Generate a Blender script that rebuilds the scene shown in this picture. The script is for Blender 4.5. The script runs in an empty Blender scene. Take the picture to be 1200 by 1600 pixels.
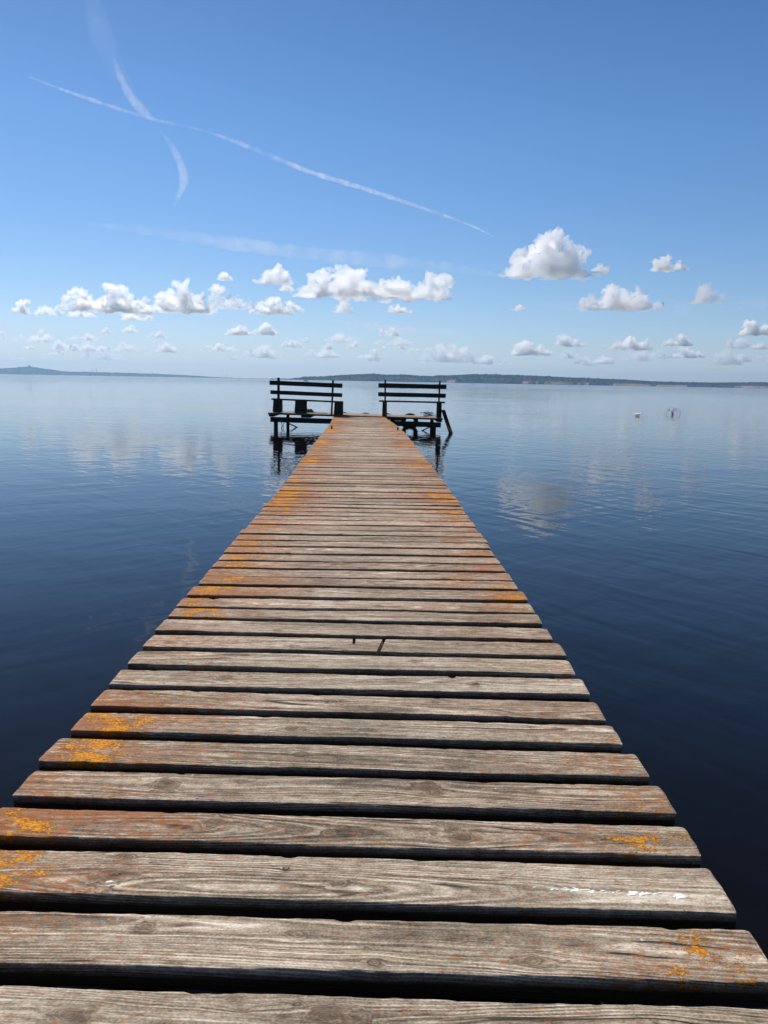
import bpy, bmesh, math, random
import numpy as np
from mathutils import Vector, Matrix, noise as mnoise

random.seed(7)
rng = np.random.default_rng(7)
R = math.radians
scene = bpy.context.scene
col = scene.collection

# ------------------------------------------------------------------ camera
CAM_H = 1.07                     # above the deck boards (deck top is z = 0)
WATER_Z = -0.45
F_PX = 1200.0                    # 27 mm lens on a 3:4 frame
ROLL = math.atan2(22, 1200.0)
PITCH = math.atan(205 * math.cos(ROLL) / F_PX)
FWD = np.array([0, math.cos(PITCH), -math.sin(PITCH)])
_r0 = np.array([1.0, 0, 0]); _u0 = np.cross(_r0, FWD)
CR = math.cos(ROLL) * _r0 + math.sin(ROLL) * _u0
CU = np.cross(CR, FWD)
CAM = np.array([0, 0, CAM_H])

def ray(x, y):
    """direction of a sight line measured on the photograph (1200 x 1600)"""
    return FWD + CR * (x - 600) / F_PX - CU * (y - 800) / F_PX

def on_sheet(x, y, z):
    d = ray(x, y); return CAM + d * ((z - CAM_H) / d[2])

cam_d = bpy.data.cameras.new('camera')
cam = bpy.data.objects.new('camera', cam_d); col.objects.link(cam)
cam.matrix_world = Matrix(((CR[0], CU[0], -FWD[0], 0), (CR[1], CU[1], -FWD[1], 0),
                           (CR[2], CU[2], -FWD[2], CAM_H), (0, 0, 0, 1)))
cam_d.sensor_width = 36; cam_d.lens = 27
cam_d.clip_start = 0.02; cam_d.clip_end = 300000
scene.camera = cam

# ------------------------------------------------------------------ light
SUN_EL, SUN_AZ = R(48), R(-33)       # azimuth clockwise from the pier's heading
world = bpy.data.worlds.new('World'); scene.world = world; world.use_nodes = True
wn = world.node_tree
sky = wn.nodes.new('ShaderNodeTexSky'); sky.sky_type = 'NISHITA'; sky.sun_disc = False
sky.sun_elevation = SUN_EL; sky.sun_rotation = SUN_AZ
sky.air_density = 1.0; sky.dust_density = 0.15; sky.ozone_density = 3.0; sky.altitude = 0
hs = wn.nodes.new('ShaderNodeHueSaturation'); hs.inputs['Saturation'].default_value = 1.22
wn.links.new(sky.outputs[0], hs.inputs['Color'])
tc = wn.nodes.new('ShaderNodeTexCoord'); sx = wn.nodes.new('ShaderNodeSeparateXYZ'); wn.links.new(tc.outputs['Generated'], sx.inputs[0])
tr = wn.nodes.new('ShaderNodeValToRGB'); wn.links.new(sx.outputs['Z'], tr.inputs[0])
te = tr.color_ramp.elements; te[0].position = 0.0; te[0].color = (.84, .87, 1.15, 1); te[1].position = .52; te[1].color = (.68, .74, .84, 1)
e_ = te.new(.12); e_.color = (.90, .92, 1.06, 1); e_ = te.new(.72); e_.color = (.62, .55, .52, 1); e_ = te.new(.28); e_.color = (.94, .97, 1.07, 1)
tm_ = wn.nodes.new('ShaderNodeMix'); tm_.data_type = 'RGBA'; tm_.blend_type = 'MULTIPLY'; tm_.inputs[0].default_value = 1
wn.links.new(hs.outputs[0], tm_.inputs[6]); wn.links.new(tr.outputs[0], tm_.inputs[7])
wn.links.new(tm_.outputs[2], wn.nodes['Background'].inputs[0])
wn.nodes['Background'].inputs[1].default_value = 0.086
sd = bpy.data.lights.new('sun', 'SUN'); sd.energy = 4.8; sd.angle = R(0.53); sd.color = (1, 0.955, 0.89)
so = bpy.data.objects.new('sun', sd); col.objects.link(so)
to_sun = Vector((math.cos(SUN_EL) * math.sin(SUN_AZ), math.cos(SUN_EL) * math.cos(SUN_AZ), math.sin(SUN_EL)))
so.rotation_euler = to_sun.to_track_quat('Z', 'Y').to_euler()
so.location = to_sun * 50

vs = scene.view_settings
vs.view_transform = 'Standard'; vs.look = 'None'; vs.exposure = 0.14; vs.gamma = 1.0; vs.use_curve_mapping = False
cy = scene.cycles
cy.use_denoising = True; cy.use_adaptive_sampling = False
scene.render.filter_size = 1.15
cy.max_bounces = 40; cy.diffuse_bounces = 3; cy.glossy_bounces = 3; cy.volume_bounces = 36
cy.transparent_max_bounces = 32
cy.caustics_reflective = False; cy.caustics_refractive = False
cy.sample_clamp_indirect = 6

# ------------------------------------------------------------------ object helpers
def thing(name, label, cat, loc=(0, 0, 0), group=None, rot=(0, 0, 0)):
    o = bpy.data.objects.new(name, None); col.objects.link(o)
    o.empty_display_size = 0.2
    o.location = loc; o.rotation_euler = rot
    return tag(o, label, cat, group)

def tag(o, label, cat, group=None):
    o['label'] = label; o['category'] = cat
    if group: o['group'] = group
    return o

def link_mesh(name, me, mat=None, parent=None):
    o = bpy.data.objects.new(name, me); col.objects.link(o)
    if mat is not None:
        for m in (mat if isinstance(mat, (list, tuple)) else [mat]): me.materials.append(m)
    if parent is not None: o.parent = parent
    return o

def from_bm(name, bm, mat=None, parent=None, smooth=False):
    bmesh.ops.recalc_face_normals(bm, faces=bm.faces[:])
    me = bpy.data.meshes.new(name); bm.to_mesh(me); bm.free()
    if smooth: me.polygons.foreach_set('use_smooth', [True] * len(me.polygons))
    return link_mesh(name, me, mat, parent)

def from_arrays(name, V, Fq, mat=None, parent=None, smooth=True):
    me = bpy.data.meshes.new(name)
    V = np.asarray(V, dtype=np.float32); Fq = np.asarray(Fq, dtype=np.int32)
    k = Fq.shape[1]
    me.vertices.add(len(V)); me.vertices.foreach_set('co', V.ravel())
    me.loops.add(Fq.size); me.loops.foreach_set('vertex_index', Fq.ravel())
    me.polygons.add(len(Fq))
    me.polygons.foreach_set('loop_start', np.arange(0, Fq.size, k, dtype=np.int32))
    me.update(calc_edges=True)
    if smooth: me.polygons.foreach_set('use_smooth', np.ones(len(Fq), dtype=bool))
    me.validate()
    return link_mesh(name, me, mat, parent)

def board(bm, size, mtx=None, bev=0.004, seg=1, rough=0.0, cuts=0):
    """a bevelled, slightly uneven board centred on the origin of mtx"""
    t = bmesh.new(); bmesh.ops.create_cube(t, size=1)
    bmesh.ops.scale(t, vec=size, verts=t.verts)
    if cuts:
        ax = max(range(3), key=lambda i: size[i])
        ed = [e for e in t.edges if abs(e.verts[0].co[ax] - e.verts[1].co[ax]) > size[ax] * .5]
        bmesh.ops.subdivide_edges(t, edges=ed, cuts=cuts, use_grid_fill=True)
    if rough:
        for v in t.verts:
            v.co += Vector((random.uniform(-1, 1), random.uniform(-1, 1), random.uniform(-1, 1))) * rough
    if bev:
        ed = [e for e in t.edges if len(e.link_faces) == 2 and e.calc_face_angle(0) > .6]
        bmesh.ops.bevel(t, geom=ed, offset=bev, segments=seg, affect='EDGES', clamp_overlap=True)
    if mtx is not None: bmesh.ops.transform(t, matrix=mtx, verts=t.verts)
    m = bpy.data.meshes.new('tmp'); t.to_mesh(m); t.free(); bm.from_mesh(m); bpy.data.meshes.remove(m)

def tube(bm, pts, radii, n=8, cap=True, wob=0.0):
    pts = [Vector(p) for p in pts]
    if not hasattr(radii, '__len__'): radii = [radii] * len(pts)
    rings = []; ref = None
    for i, p in enumerate(pts):
        d = (pts[min(i + 1, len(pts) - 1)] - pts[max(i - 1, 0)]).normalized()
        if ref is None:
            ref = d.orthogonal().normalized()
        ref = (ref - d * ref.dot(d)).normalized(); b = d.cross(ref)
        rr = []
        for k in range(n):
            a = 2 * math.pi * k / n
            r = radii[i] * (1 + wob * random.uniform(-1, 1))
            rr.append(bm.verts.new(p + (ref * math.cos(a) + b * math.sin(a)) * r))
        rings.append(rr)
    for i in range(len(rings) - 1):
        for k in range(n):
            bm.faces.new((rings[i][k], rings[i][(k + 1) % n], rings[i + 1][(k + 1) % n], rings[i + 1][k]))
    if cap:
        bm.faces.new(rings[0][::-1]); bm.faces.new(rings[-1])

# ------------------------------------------------------------------ shader helpers
class NT:
    def __init__(self, name):
        self.m = bpy.data.materials.new(name); self.m.use_nodes = True
        self.t = self.m.node_tree; self.t.nodes.clear()
        self.out = self.t.nodes.new('ShaderNodeOutputMaterial')
    def n(self, kind, ins=None, **props):
        nd = self.t.nodes.new(kind)
        for k, v in props.items(): setattr(nd, k, v)
        for k, v in (ins or {}).items(): self.set(nd.inputs[k], v)
        return nd
    def set(self, sock, v):
        if isinstance(v, bpy.types.NodeSocket): self.t.links.new(v, sock)
        elif isinstance(v, bpy.types.Node): self.t.links.new(v.outputs[0], sock)
        else: sock.default_value = v
    def math(self, op, a, b=0.0, c=0.0, clamp=False):
        nd = self.n('ShaderNodeMath', operation=op, use_clamp=clamp)
        self.set(nd.inputs[0], a); self.set(nd.inputs[1], b); self.set(nd.inputs[2], c)
        return nd.outputs[0]
    def attr(self, name):
        return self.n('ShaderNodeAttribute', attribute_name=name).outputs['Fac']
    def vmul(self, v, s):
        nd = self.n('ShaderNodeVectorMath', operation='MULTIPLY'); self.set(nd.inputs[0], v); self.set(nd.inputs[1], s)
        return nd.outputs[0]
    def vadd(self, v, s):
        nd = self.n('ShaderNodeVectorMath', operation='ADD'); self.set(nd.inputs[0], v); self.set(nd.inputs[1], s)
        return nd.outputs[0]
    def noise(self, vec, scale=1.0, detail=3.0, rough=0.55, dist=0.0):
        nd = self.n('ShaderNodeTexNoise', {'Vector': vec, 'Scale': scale, 'Detail': detail, 'Roughness': rough, 'Distortion': dist})
        return nd.outputs['Fac']
    def step(self, x, a, b, lo=0.0, hi=1.0):
        nd = self.n('ShaderNodeMapRange', interpolation_type='SMOOTHSTEP')
        for i, v in enumerate((x, a, b, lo, hi)): self.set(nd.inputs[i], v)
        return nd.outputs[0]
    def lin(self, x, a, b, lo=0.0, hi=1.0):
        nd = self.n('ShaderNodeMapRange', clamp=True)
        for i, v in enumerate((x, a, b, lo, hi)): self.set(nd.inputs[i], v)
        return nd.outputs[0]
    def mix(self, f, a, b, blend='MIX'):
        nd = self.n('ShaderNodeMix', data_type='RGBA', blend_type=blend)
        self.set(nd.inputs[0], f); self.set(nd.inputs[6], a); self.set(nd.inputs[7], b)
        return nd.outputs[2]
    def ramp(self, x, stops):
        nd = self.n('ShaderNodeValToRGB'); self.set(nd.inputs[0], x)
        e = nd.color_ramp.elements
        while len(e) < len(stops): e.new(0.5)
        for i, (p, c) in enumerate(stops): e[i].position = p; e[i].color = (*c, 1)
        return nd.outputs[0]
    def bsdf(self, color, rough=0.8, spec=0.3, normal=None, **kw):
        b = self.n('ShaderNodeBsdfPrincipled')
        self.set(b.inputs['Base Color'], color if not isinstance(color, tuple) else (*color, 1)[:4])
        self.set(b.inputs['Roughness'], rough); self.set(b.inputs['Specular IOR Level'], spec)
        if normal is not None: self.set(b.inputs['Normal'], normal)
        for k, v in kw.items(): self.set(b.inputs[k], v)
        self.t.links.new(b.outputs[0], self.out.inputs['Surface'])
        return b
    def bump(self, h, dist=0.01, strength=1.0):
        return self.n('ShaderNodeBump', {'Height': h, 'Distance': dist, 'Strength': strength}).outputs[0]

def C4(*c): return (*c, 1.0)

# ---------------------------------------------------------------- weathered plank wood
def make_plank_mat():
    s = NT('weathered_plank_wood')
    P = s.n('ShaderNodeTexCoord').outputs['Object']
    seed = s.attr('seed')
    off = s.n('ShaderNodeCombineXYZ', {0: seed, 1: s.math('MULTIPLY', seed, 1.7), 2: s.math('MULTIPLY', seed, .3)}).outputs[0]
    def nz(sc, detail=3.0, rough=.55, dist=0.0):
        return s.noise(s.vadd(s.vmul(P, sc), off), 1.0, detail, rough, dist)
    T = s.attr('grain'); knot = s.attr('knot'); rust = s.attr('rust'); yel = s.attr('yellow')
    tone = s.attr('tone'); red = s.attr('red')
    fine = nz((16, 300, 120), 4, .65)
    speck = nz((170, 260, 200), 2, .6)
    fib = nz((5, 105, 40), 4, .62)
    blot = nz((3.2, 10, 10), 4, .6)
    big = nz((1.1, 3, 3), 2)
    mott = nz((26, 60, 60), 4, .65)
    su = s.n('ShaderNodeSeparateXYZ', {0: P}).outputs['X']
    def nT(a, b, detail=3.0, rough=.6):
        v = s.n('ShaderNodeCombineXYZ', {0: s.math('MULTIPLY', su, a), 1: s.math('MULTIPLY', T, b), 2: s.math('MULTIPLY', seed, 3.3)}).outputs[0]
        return s.noise(v, 1.0, detail, rough)
    tl = nT(2.2, 420, 3, .6); tb = nT(1.3, 95, 3, .55)
    warp = s.math('MULTIPLY', s.math('SUBTRACT', nT(1.0, 40, 2), .5), 5.0)
    ph = s.math('ADD', s.math('MULTIPLY', T, 2 * math.pi / .0056), warp)
    ring = s.math('MULTIPLY_ADD', s.math('SINE', ph), .5, .5)
    ring = s.math('POWER', ring, 1.5)
    patch = s.step(blot, .3, .7)
    lum = s.math('ADD', .485, s.math('MULTIPLY', s.math('SUBTRACT', ring, .42), s.math('MULTIPLY_ADD', patch, .22, .10)))
    for v, k in ((tl, .85), (tb, .50), (fine, .55), (fib, .22), (blot, .50), (mott, .62), (big, .40), (speck, .60)):
        lum = s.math('ADD', lum, s.math('MULTIPLY', s.math('SUBTRACT', v, .5), k))
    lum = s.math('ADD', lum, tone)
    c = s.ramp(lum, [(.0, (.022, .017, .013)), (.25, (.098, .076, .054)), (.48, (.250, .202, .148)), (.70, (.450, .380, .290)), (.95, (.74, .67, .56))])
    # warm brown staining, most of it on the boards further out
    rmask = s.math('MULTIPLY', red, s.step(nz((2.2, 14, 14), 3), .25, .7))
    c = s.mix(rmask, c, s.mix(1.0, c, C4(1.13, .76, .64), 'MULTIPLY'))
    gmask = s.math('MULTIPLY', s.step(nz((4, 26, 26), 3), .56, .74), .55)
    c = s.mix(gmask, c, s.mix(1.0, c, C4(.80, .86, .76), 'MULTIPLY'))
    # knots
    km = s.math('MULTIPLY', knot, s.math('MULTIPLY_ADD', fib, .9, .25), clamp=True)
    c = s.mix(km, c, s.mix(mott, C4(.05, .034, .024), C4(.17, .105, .062)))
    # drying cracks along the grain
    cw = nT(.7, 46, 1, .4)
    crack = s.math('SUBTRACT', 1.0, s.step(s.math('ABSOLUTE', s.math('SUBTRACT', cw, .5)), .006, .020))
    crack = s.math('MULTIPLY', crack, s.step(nz((2.6, 15, 10), 2), .54, .60))
    c = s.mix(s.math('MULTIPLY', crack, .85), c, C4(.022, .016, .012))
    pit = s.n('ShaderNodeTexVoronoi', {'Vector': s.vadd(s.vmul(P, (20, 46, 40)), off), 'Scale': 1.0, 'Randomness': 1.0})
    pits = s.math('MULTIPLY', s.math('SUBTRACT', 1.0, s.step(pit.outputs['Distance'], .05, .16)), s.step(nz((9, 15, 10), 1), .62, .68))
    c = s.mix(s.math('MULTIPLY', pits, .8), c, C4(.03, .022, .016))
    # rust coloured crust
    rn = nz((34, 90, 90), 5, .7)
    rm = s.math('ADD', rn, s.math('MULTIPLY', rust, .26))
    rm = s.step(rm, .57, .73)
    rc = s.mix(mott, C4(.18, .058, .020), C4(.43, .155, .042))
    c = s.mix(s.math('MULTIPLY', rm, .80), c, rc)
    # orange-yellow lichen
    yn = nz((85, 125, 125), 5, .70)
    yb = nz((16, 26, 26), 2, .5)
    ym = s.math('ADD', s.math('MULTIPLY', yn, .6), s.math('MULTIPLY', yb, .4))
    ym = s.math('ADD', ym, s.math('MULTIPLY', yel, .17))
    ym = s.step(ym, .640, .668)
    yc = s.mix(s.step(nz((140, 160, 160), 3), .35, .65), C4(.38, .120, .008), C4(.68, .295, .014))
    c = s.mix(ym, c, yc)
    # pale crust lichen specks
    wv = s.n('ShaderNodeTexVoronoi', {'Vector': s.vadd(s.vmul(P, (60, 75, 60)), off), 'Scale': 1.0, 'Randomness': 1.0})
    wm = s.math('MULTIPLY', s.math('SUBTRACT', 1.0, s.step(wv.outputs['Distance'], .12, .24)), s.step(nz((5, 9, 9), 2), .66, .72))
    c = s.mix(s.math('MULTIPLY', wm, .75), c, C4(.60, .58, .50))
    # sawn sides: damp dark wood, blackened further to paint in their shade
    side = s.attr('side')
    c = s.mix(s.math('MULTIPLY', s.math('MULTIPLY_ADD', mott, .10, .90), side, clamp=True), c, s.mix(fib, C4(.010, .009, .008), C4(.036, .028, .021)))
    h = s.math('MULTIPLY', ring, .25)
    h = s.math('ADD', h, s.math('MULTIPLY', fine, .8))
    h = s.math('ADD', h, s.math('MULTIPLY', tl, .9))
    h = s.math('SUBTRACT', h, s.math('MULTIPLY', crack, 1.5))
    h = s.math('SUBTRACT', h, s.math('MULTIPLY', pits, .8))
    h = s.math('ADD', h, s.math('MULTIPLY', ym, s.math('MULTIPLY_ADD', yn, 1.2, .5)))
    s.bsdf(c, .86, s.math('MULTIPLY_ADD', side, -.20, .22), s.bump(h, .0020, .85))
    return s.m

def make_dark_wood(name, a, b, scale=(3, 40, 40), rough=.85):
    s = NT(name)
    P = s.n('ShaderNodeTexCoord').outputs['Object']
    f = s.noise(s.vmul(P, scale), 1, 4, .6)
    g = s.noise(s.vmul(P, (5, 5, 5)), 1, 3, .6)
    k = s.lin(s.math('ADD', s.math('MULTIPLY', f, .6), s.math('MULTIPLY', g, .4)), .32, .68)
    c = s.mix(k, C4(*a), C4(*b))
    s.bsdf(c, rough, .2, s.bump(f, .0006, .6))
    return s.m

def make_plain(name, colr, rough=.7, spec=.3, var=.25, sc=30):
    s = NT(name)
    P = s.n('ShaderNodeTexCoord').outputs['Object']
    f = s.noise(P, sc, 4, .6)
    c = s.mix(f, C4(*[x * (1 - var) for x in colr]), C4(*[min(1, x * (1 + var)) for x in colr]))
    s.bsdf(c, rough, spec)
    return s.m

M_PLANK = make_plank_mat()
M_BENCH = make_dark_wood('tarred_bench_wood', (.016, .013, .011), (.050, .040, .032))
M_BEAM = make_dark_wood('dark_wet_beam_wood', (.012, .010, .008), (.040, .032, .025))
M_RUBBER = make_plain('tyre_rubber', (.018, .018, .019), .75, .3)
M_IRON = make_plain('rusty_iron', (.06, .035, .022), .8, .3, .5, 60)
M_TWIG = make_plain('dark_twig_bark', (.03, .027, .025), .8, .2)
M_STICK = make_plain('driftwood_stick', (.13, .085, .055), .85, .2, .5, 20)
M_ROPE = make_plain('faded_rope', (.20, .15, .09), .9, .1, .4, 60)
M_WHITE = make_plain('white_feathers', (.78, .78, .76), .7, .2, .05)
M_BLACKF = make_plain('black_feathers', (.02, .02, .022), .6, .3, .2)
M_CHEST = make_plain('chestnut_feathers', (.20, .075, .03), .7, .2, .2)
M_BILL = make_plain('red_bill', (.45, .05, .03), .5, .4, .1)
M_DROP = make_plain('bird_lime', (.84, .84, .81), .8, .2, .12, 120)
M_BOAT = make_plain('white_boat_paint', (.75, .76, .78), .4, .5, .05)
M_GLASS = make_plain('dark_cabin_window', (.03, .04, .05), .1, .5, .05)
M_MAST = make_plain('pale_mast_steel', (.35, .36, .38), .6, .4, .1, .5)

# ------------------------------------------------------------------ water
def make_water():
    s = NT('lake_water')
    P = s.n('ShaderNodeNewGeometry').outputs['Position']
    # wind ripples run a little obliquely to the pier; three lengths of wave
    def rip(rot, sc, detail, dist=0.0):
        # crests run along 'rot' (degrees from the +x axis); sc = features per metre along and across them
        mp = s.n('ShaderNodeMapping', {'Vector': P, 'Rotation': (0, 0, R(rot)), 'Scale': (1 / sc[0], 1 / sc[1], 1)}, vector_type='TEXTURE')
        return s.noise(mp.outputs[0], 1.0, detail, .5, dist)
    a = rip(-54, (1.1, 3.7), 1.5, .3)
    b = rip(42, (1.2, 4.0), 1.5, .3)
    c = rip(6, (.28, .75), 2.0)
    d = rip(-30, (6.0, 13.0), 1.0)
    calm = s.step(s.noise(s.vmul(P, (.035, .075, 0)), 1, 3, .55), .36, .66, .45, 1.25)
    h = s.math('MULTIPLY', a, .0078)
    h = s.math('ADD', h, s.math('MULTIPLY', b, .0056))
    h = s.math('ADD', h, s.math('MULTIPLY', d, .0011))
    h = s.math('MULTIPLY', h, calm)
    h = s.math('ADD', h, s.math('MULTIPLY', c, .009))
    # open lake is ruffled finer than one can see: rougher with distance from the shore
    dist = s.n('ShaderNodeVectorMath', {0: P}, operation='LENGTH').outputs['Value']
    rough = s.lin(dist, 40, 400, .01, .13)
    s.bsdf(C4(.0034, .0024, .0018), rough, .35, s.bump(h, 1.0, 1.0), IOR=1.333, **{'Specular Tint': C4(1, .77, .54)})
    return s.m

me = bpy.data.meshes.new('lake_water')
W0, W1, YB, YF = -5600, 5600, -2600, 6200
# one sheet, split into patches so that the part near the pier keeps full precision
xs = [W0, -600, -60, 60, 600, W1]; ys = [YB, -60, 60, 600, YF]
V = [(x, y, WATER_Z) for y in ys for x in xs]
n = len(xs)
Fq = [(j * n + i, j * n + i + 1, (j + 1) * n + i + 1, (j + 1) * n + i) for j in range(len(ys) - 1) for i in range(n - 1)]
me.from_pydata(V, [], Fq); me.update()
water = link_mesh('lake_water', me, make_water()); water['kind'] = 'structure'

# ------------------------------------------------------------------ the walkway's boards
_tab = rng.random(4096)
def vnoise1(x, seed=0):
    x = np.asarray(x, float) + seed * 17.31
    i = np.floor(x).astype(int); f = x - i; f = f * f * (3 - 2 * f)
    return _tab[i % 4096] * (1 - f) + _tab[(i + 1) % 4096] * f
def vnoise2(x, y, seed=0):
    x = np.asarray(x, float) + seed * 13.7; y = np.asarray(y, float) + seed * 7.1
    i = np.floor(x).astype(int); j = np.floor(y).astype(int)
    f = x - i; g = y - j; f = f * f * (3 - 2 * f); g = g * g * (3 - 2 * g)
    H = lambda a, b: _tab[(a * 73 + b * 1181 + 5) % 4096]
    return (H(i, j) * (1 - f) + H(i + 1, j) * f) * (1 - g) + (H(i, j + 1) * (1 - f) + H(i + 1, j + 1) * f) * g
def sstep(x, a, b):
    t = np.clip((x - a) / (b - a), 0, 1); return t * t * (3 - 2 * t)

def plank_mesh(name, L, W, Th, du, dv, pr, cuts=(), parent=None, merge=None, xf=None):
    """one weathered board, local x along it, y across (towards the lake), z = 0 its top"""
    r = random.Random(pr['seed'])
    nu = max(6, int(L / du)); nv = max(4, int(W / dv))
    u = np.linspace(-L / 2, L / 2, nu + 1)
    # cross-section: under side, worn front edge, top, worn back edge
    re = pr.get('round', .005)
    vt = np.linspace(-W / 2 + re, W / 2 - re, nv + 1)
    sec = [(-W / 2, -Th), (-W / 2, -Th * .5), (-W / 2, -re), (-W / 2 + re * .3, -re * .3)]
    sec += [(v, 0.0) for v in vt]
    sec += [(W / 2 - re * .3, -re * .3), (W / 2, -re), (W / 2, -Th * .5), (W / 2, -Th)]
    sec = np.array(sec); m = len(sec)
    U = np.repeat(u[:, None], m, 1); Vv = np.repeat(sec[None, :, 0], nu + 1, 0); Z = np.repeat(sec[None, :, 1], nu + 1, 0)
    sd_ = pr['seed'] % 97
    # wandering edges with the odd chip
    fe = (vnoise1(u * 1.6, sd_) - .5) * .005 + (vnoise1(u * 11, sd_ + 1) - .5) * .002 + (vnoise1(u * 45, sd_ + 2) - .5) * .0024
    be = (vnoise1(u * 1.5, sd_ + 3) - .5) * .005 + (vnoise1(u * 12, sd_ + 4) - .5) * .002 + (vnoise1(u * 45, sd_ + 5) - .5) * .0024
    chip = np.clip(vnoise1(u * 16, sd_ + 6) - .86, 0, 1) * .03
    chip2 = np.clip(vnoise1(u * 17, sd_ + 7) - .84, 0, 1) * .035
    t = Vv / W
    wf = np.clip(.5 - t, 0, 1) ** 2; wb = np.clip(.5 + t, 0, 1) ** 2
    topness = sstep(Z, -Th * .7, 0)
    Vv = Vv + (fe + chip)[:, None] * wf * (0.5 + .5 * topness) + (be - chip2)[:, None] * wb * (0.5 + .5 * topness)
    # ends: sawn, rounded by wear
    endl = (vnoise1(np.linspace(0, 9, m), sd_ + 8) - .5) * .006
    e = sstep(np.abs(u), L / 2 - .06, L / 2)
    U = U + (np.sign(u) * e)[:, None] * (endl[None, :] * .6 - .003 * sstep(np.abs(sec[:, 0]), W / 2 - .008, W / 2)[None, :])
    Z = Z - (sstep(np.abs(u), L / 2 - .006, L / 2) * .002)[:, None] * topness
    # cup, bow and worn relief
    cup = pr.get('cup', 0.0); Z = Z + cup * (1 - (2 * t) ** 2) * .004 * topness
    Z = Z + (vnoise2(U * 3, Vv * 14, sd_ + 9) - .5) * .004 * topness
    Z = Z + (vnoise2(U * 14, Vv * 60, sd_ + 10) - .5) * .0016 * topness
    # grain: distance from the heart of the trunk, bent round the knots
    zc = pr.get('heart', r.uniform(.05, .13)); yc = r.uniform(-.06, .06); ysl = r.uniform(-.03, .03)
    vv = Vv - yc - ysl * U + (vnoise1(u * 1.7, sd_ + 11) - .5)[:, None] * .03
    zz = (zc - Z) + (vnoise1(u * 1.3, sd_ + 12) - .5)[:, None] * .035
    knots = pr.get('knots')
    if knots is None:
        knots = [(r.uniform(-L / 2, L / 2), r.uniform(-W * .42, W * .42), r.uniform(.007, .016)) for _ in range(r.choice((2, 2, 3, 4, 5)))]
    for (uk, vk, rk) in knots:
        g = np.exp(-((U - uk) / (rk * 5)) ** 2 - ((Vv - vk) / (rk * 2.4)) ** 2)
        vv = vv + (Vv - vk) * -.55 * g
    T = np.sqrt(vv ** 2 + zz ** 2)
    K = np.zeros_like(T)
    for (uk, vk, rk) in knots:
        d = np.sqrt(((U - uk) / 1.45) ** 2 + (Vv - vk) ** 2)
        tk0 = float(np.median(T[d < rk * 1.3])) if (d < rk * 1.3).any() else .09
        d = d * (1 + .9 * (vnoise2(U * 28, Vv * 55, sd_ + 13) - .5) + .5 * (vnoise2(U * 90, Vv * 140, sd_ + 18) - .5))
        tk = tk0 + (d - rk) * 1.1
        mk = 1 - sstep(d, rk * .5, rk * 2.0)
        halo = 1 - sstep(d, rk * .9, rk * 2.6)
        T = np.where(mk > 0, T * (1 - mk) + tk * mk, T)
        K = np.maximum(K, np.maximum(mk * (.55 + .8 * vnoise2(U * 40, Vv * 90, sd_ + 19)), halo * .40))
        Z = Z + mk * .0012 * topness
    # saw cuts and knot holes
    for (kind, a) in cuts:
        if kind == 'slot':
            (u0, v0, u1, v1, wd) = a
            vc = np.clip(Vv, min(v0, v1), max(v0, v1)); uc = u0 + (u1 - u0) * (vc - v0) / (v1 - v0)
            dd = np.abs(U - uc) + np.abs(Vv - vc) * .8
            Z = Z - (1 - sstep(dd, wd * .45, wd * .75)) * Th * .8 * topness
        if kind == 'hole':
            (u0, v0, rad) = a
            dd = np.hypot(U - u0, (Vv - v0))
            Z = Z - (1 - sstep(dd, rad * .8, rad * 1.1)) * Th * .9 * topness
    eL = U + L / 2; eR = L / 2 - U
    blob = vnoise2(U * 6 + 3, Vv * 10, sd_ + 14)
    blob2 = vnoise2(U * 11 + 9, Vv * 18, sd_ + 15)
    rust = pr['rustL'] * np.exp(-(eL / pr['rlen']) ** 2) + pr['rustR'] * np.exp(-(eR / pr['rlen']) ** 2) + pr['rust0']
    rust = rust * (.45 + 1.1 * blob)
    yl = pr['yelL'] * np.exp(-((eL - .13) / pr['ylen']) ** 2) + pr['yelR'] * np.exp(-((eR - .10) / pr['ylen']) ** 2)
    yl = yl * (.35 + 1.3 * blob2)
    tone = pr['tone'] + .10 * (vnoise1(U * .9, sd_ + 16) - .5)
    N = (nu + 1) * m
    co = np.stack([U, Vv, Z], -1).reshape(-1, 3)
    idx = np.arange(N).reshape(nu + 1, m)
    a = idx[:-1]; b = idx[1:]
    q = np.stack([a, b, np.roll(b, -1, 1), np.roll(a, -1, 1)], -1).reshape(-1, 4)
    caps = []
    half = m // 2
    for row, flip in ((idx[0], 0), (idx[-1], 1)):
        for k in range(half - 1 if m % 2 == 0 else half):
            f = [row[k], row[k + 1], row[m - 2 - k], row[m - 1 - k]]
            if len(set(f)) == 4: caps.append(f[::-1] if flip else f)
    q = np.concatenate([q, np.array(caps, int)])
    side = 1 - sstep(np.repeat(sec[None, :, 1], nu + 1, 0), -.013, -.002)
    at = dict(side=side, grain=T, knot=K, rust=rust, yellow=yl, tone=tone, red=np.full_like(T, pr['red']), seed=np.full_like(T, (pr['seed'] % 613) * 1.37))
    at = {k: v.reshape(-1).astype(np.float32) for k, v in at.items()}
    if xf is not None: co = (np.array(xf.to_3x3()) @ co.T).T + np.array(xf.translation)
    if merge is not None:
        base = sum(len(c) for c in merge['co']); merge['co'].append(co); merge['q'].append(q + base)
        for k, v in at.items(): merge.setdefault('at', {}).setdefault(k, []).append(v)
        return None
    return finish_plank(name, co, q, at, parent)

def finish_plank(name, co, q, at, parent):
    o = from_arrays(name, co, q, M_PLANK, parent, smooth=True)
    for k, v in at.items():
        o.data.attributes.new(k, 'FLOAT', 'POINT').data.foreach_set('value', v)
    try: o.data.set_sharp_from_angle(angle=R(50))
    except Exception: pass
    return o

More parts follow.
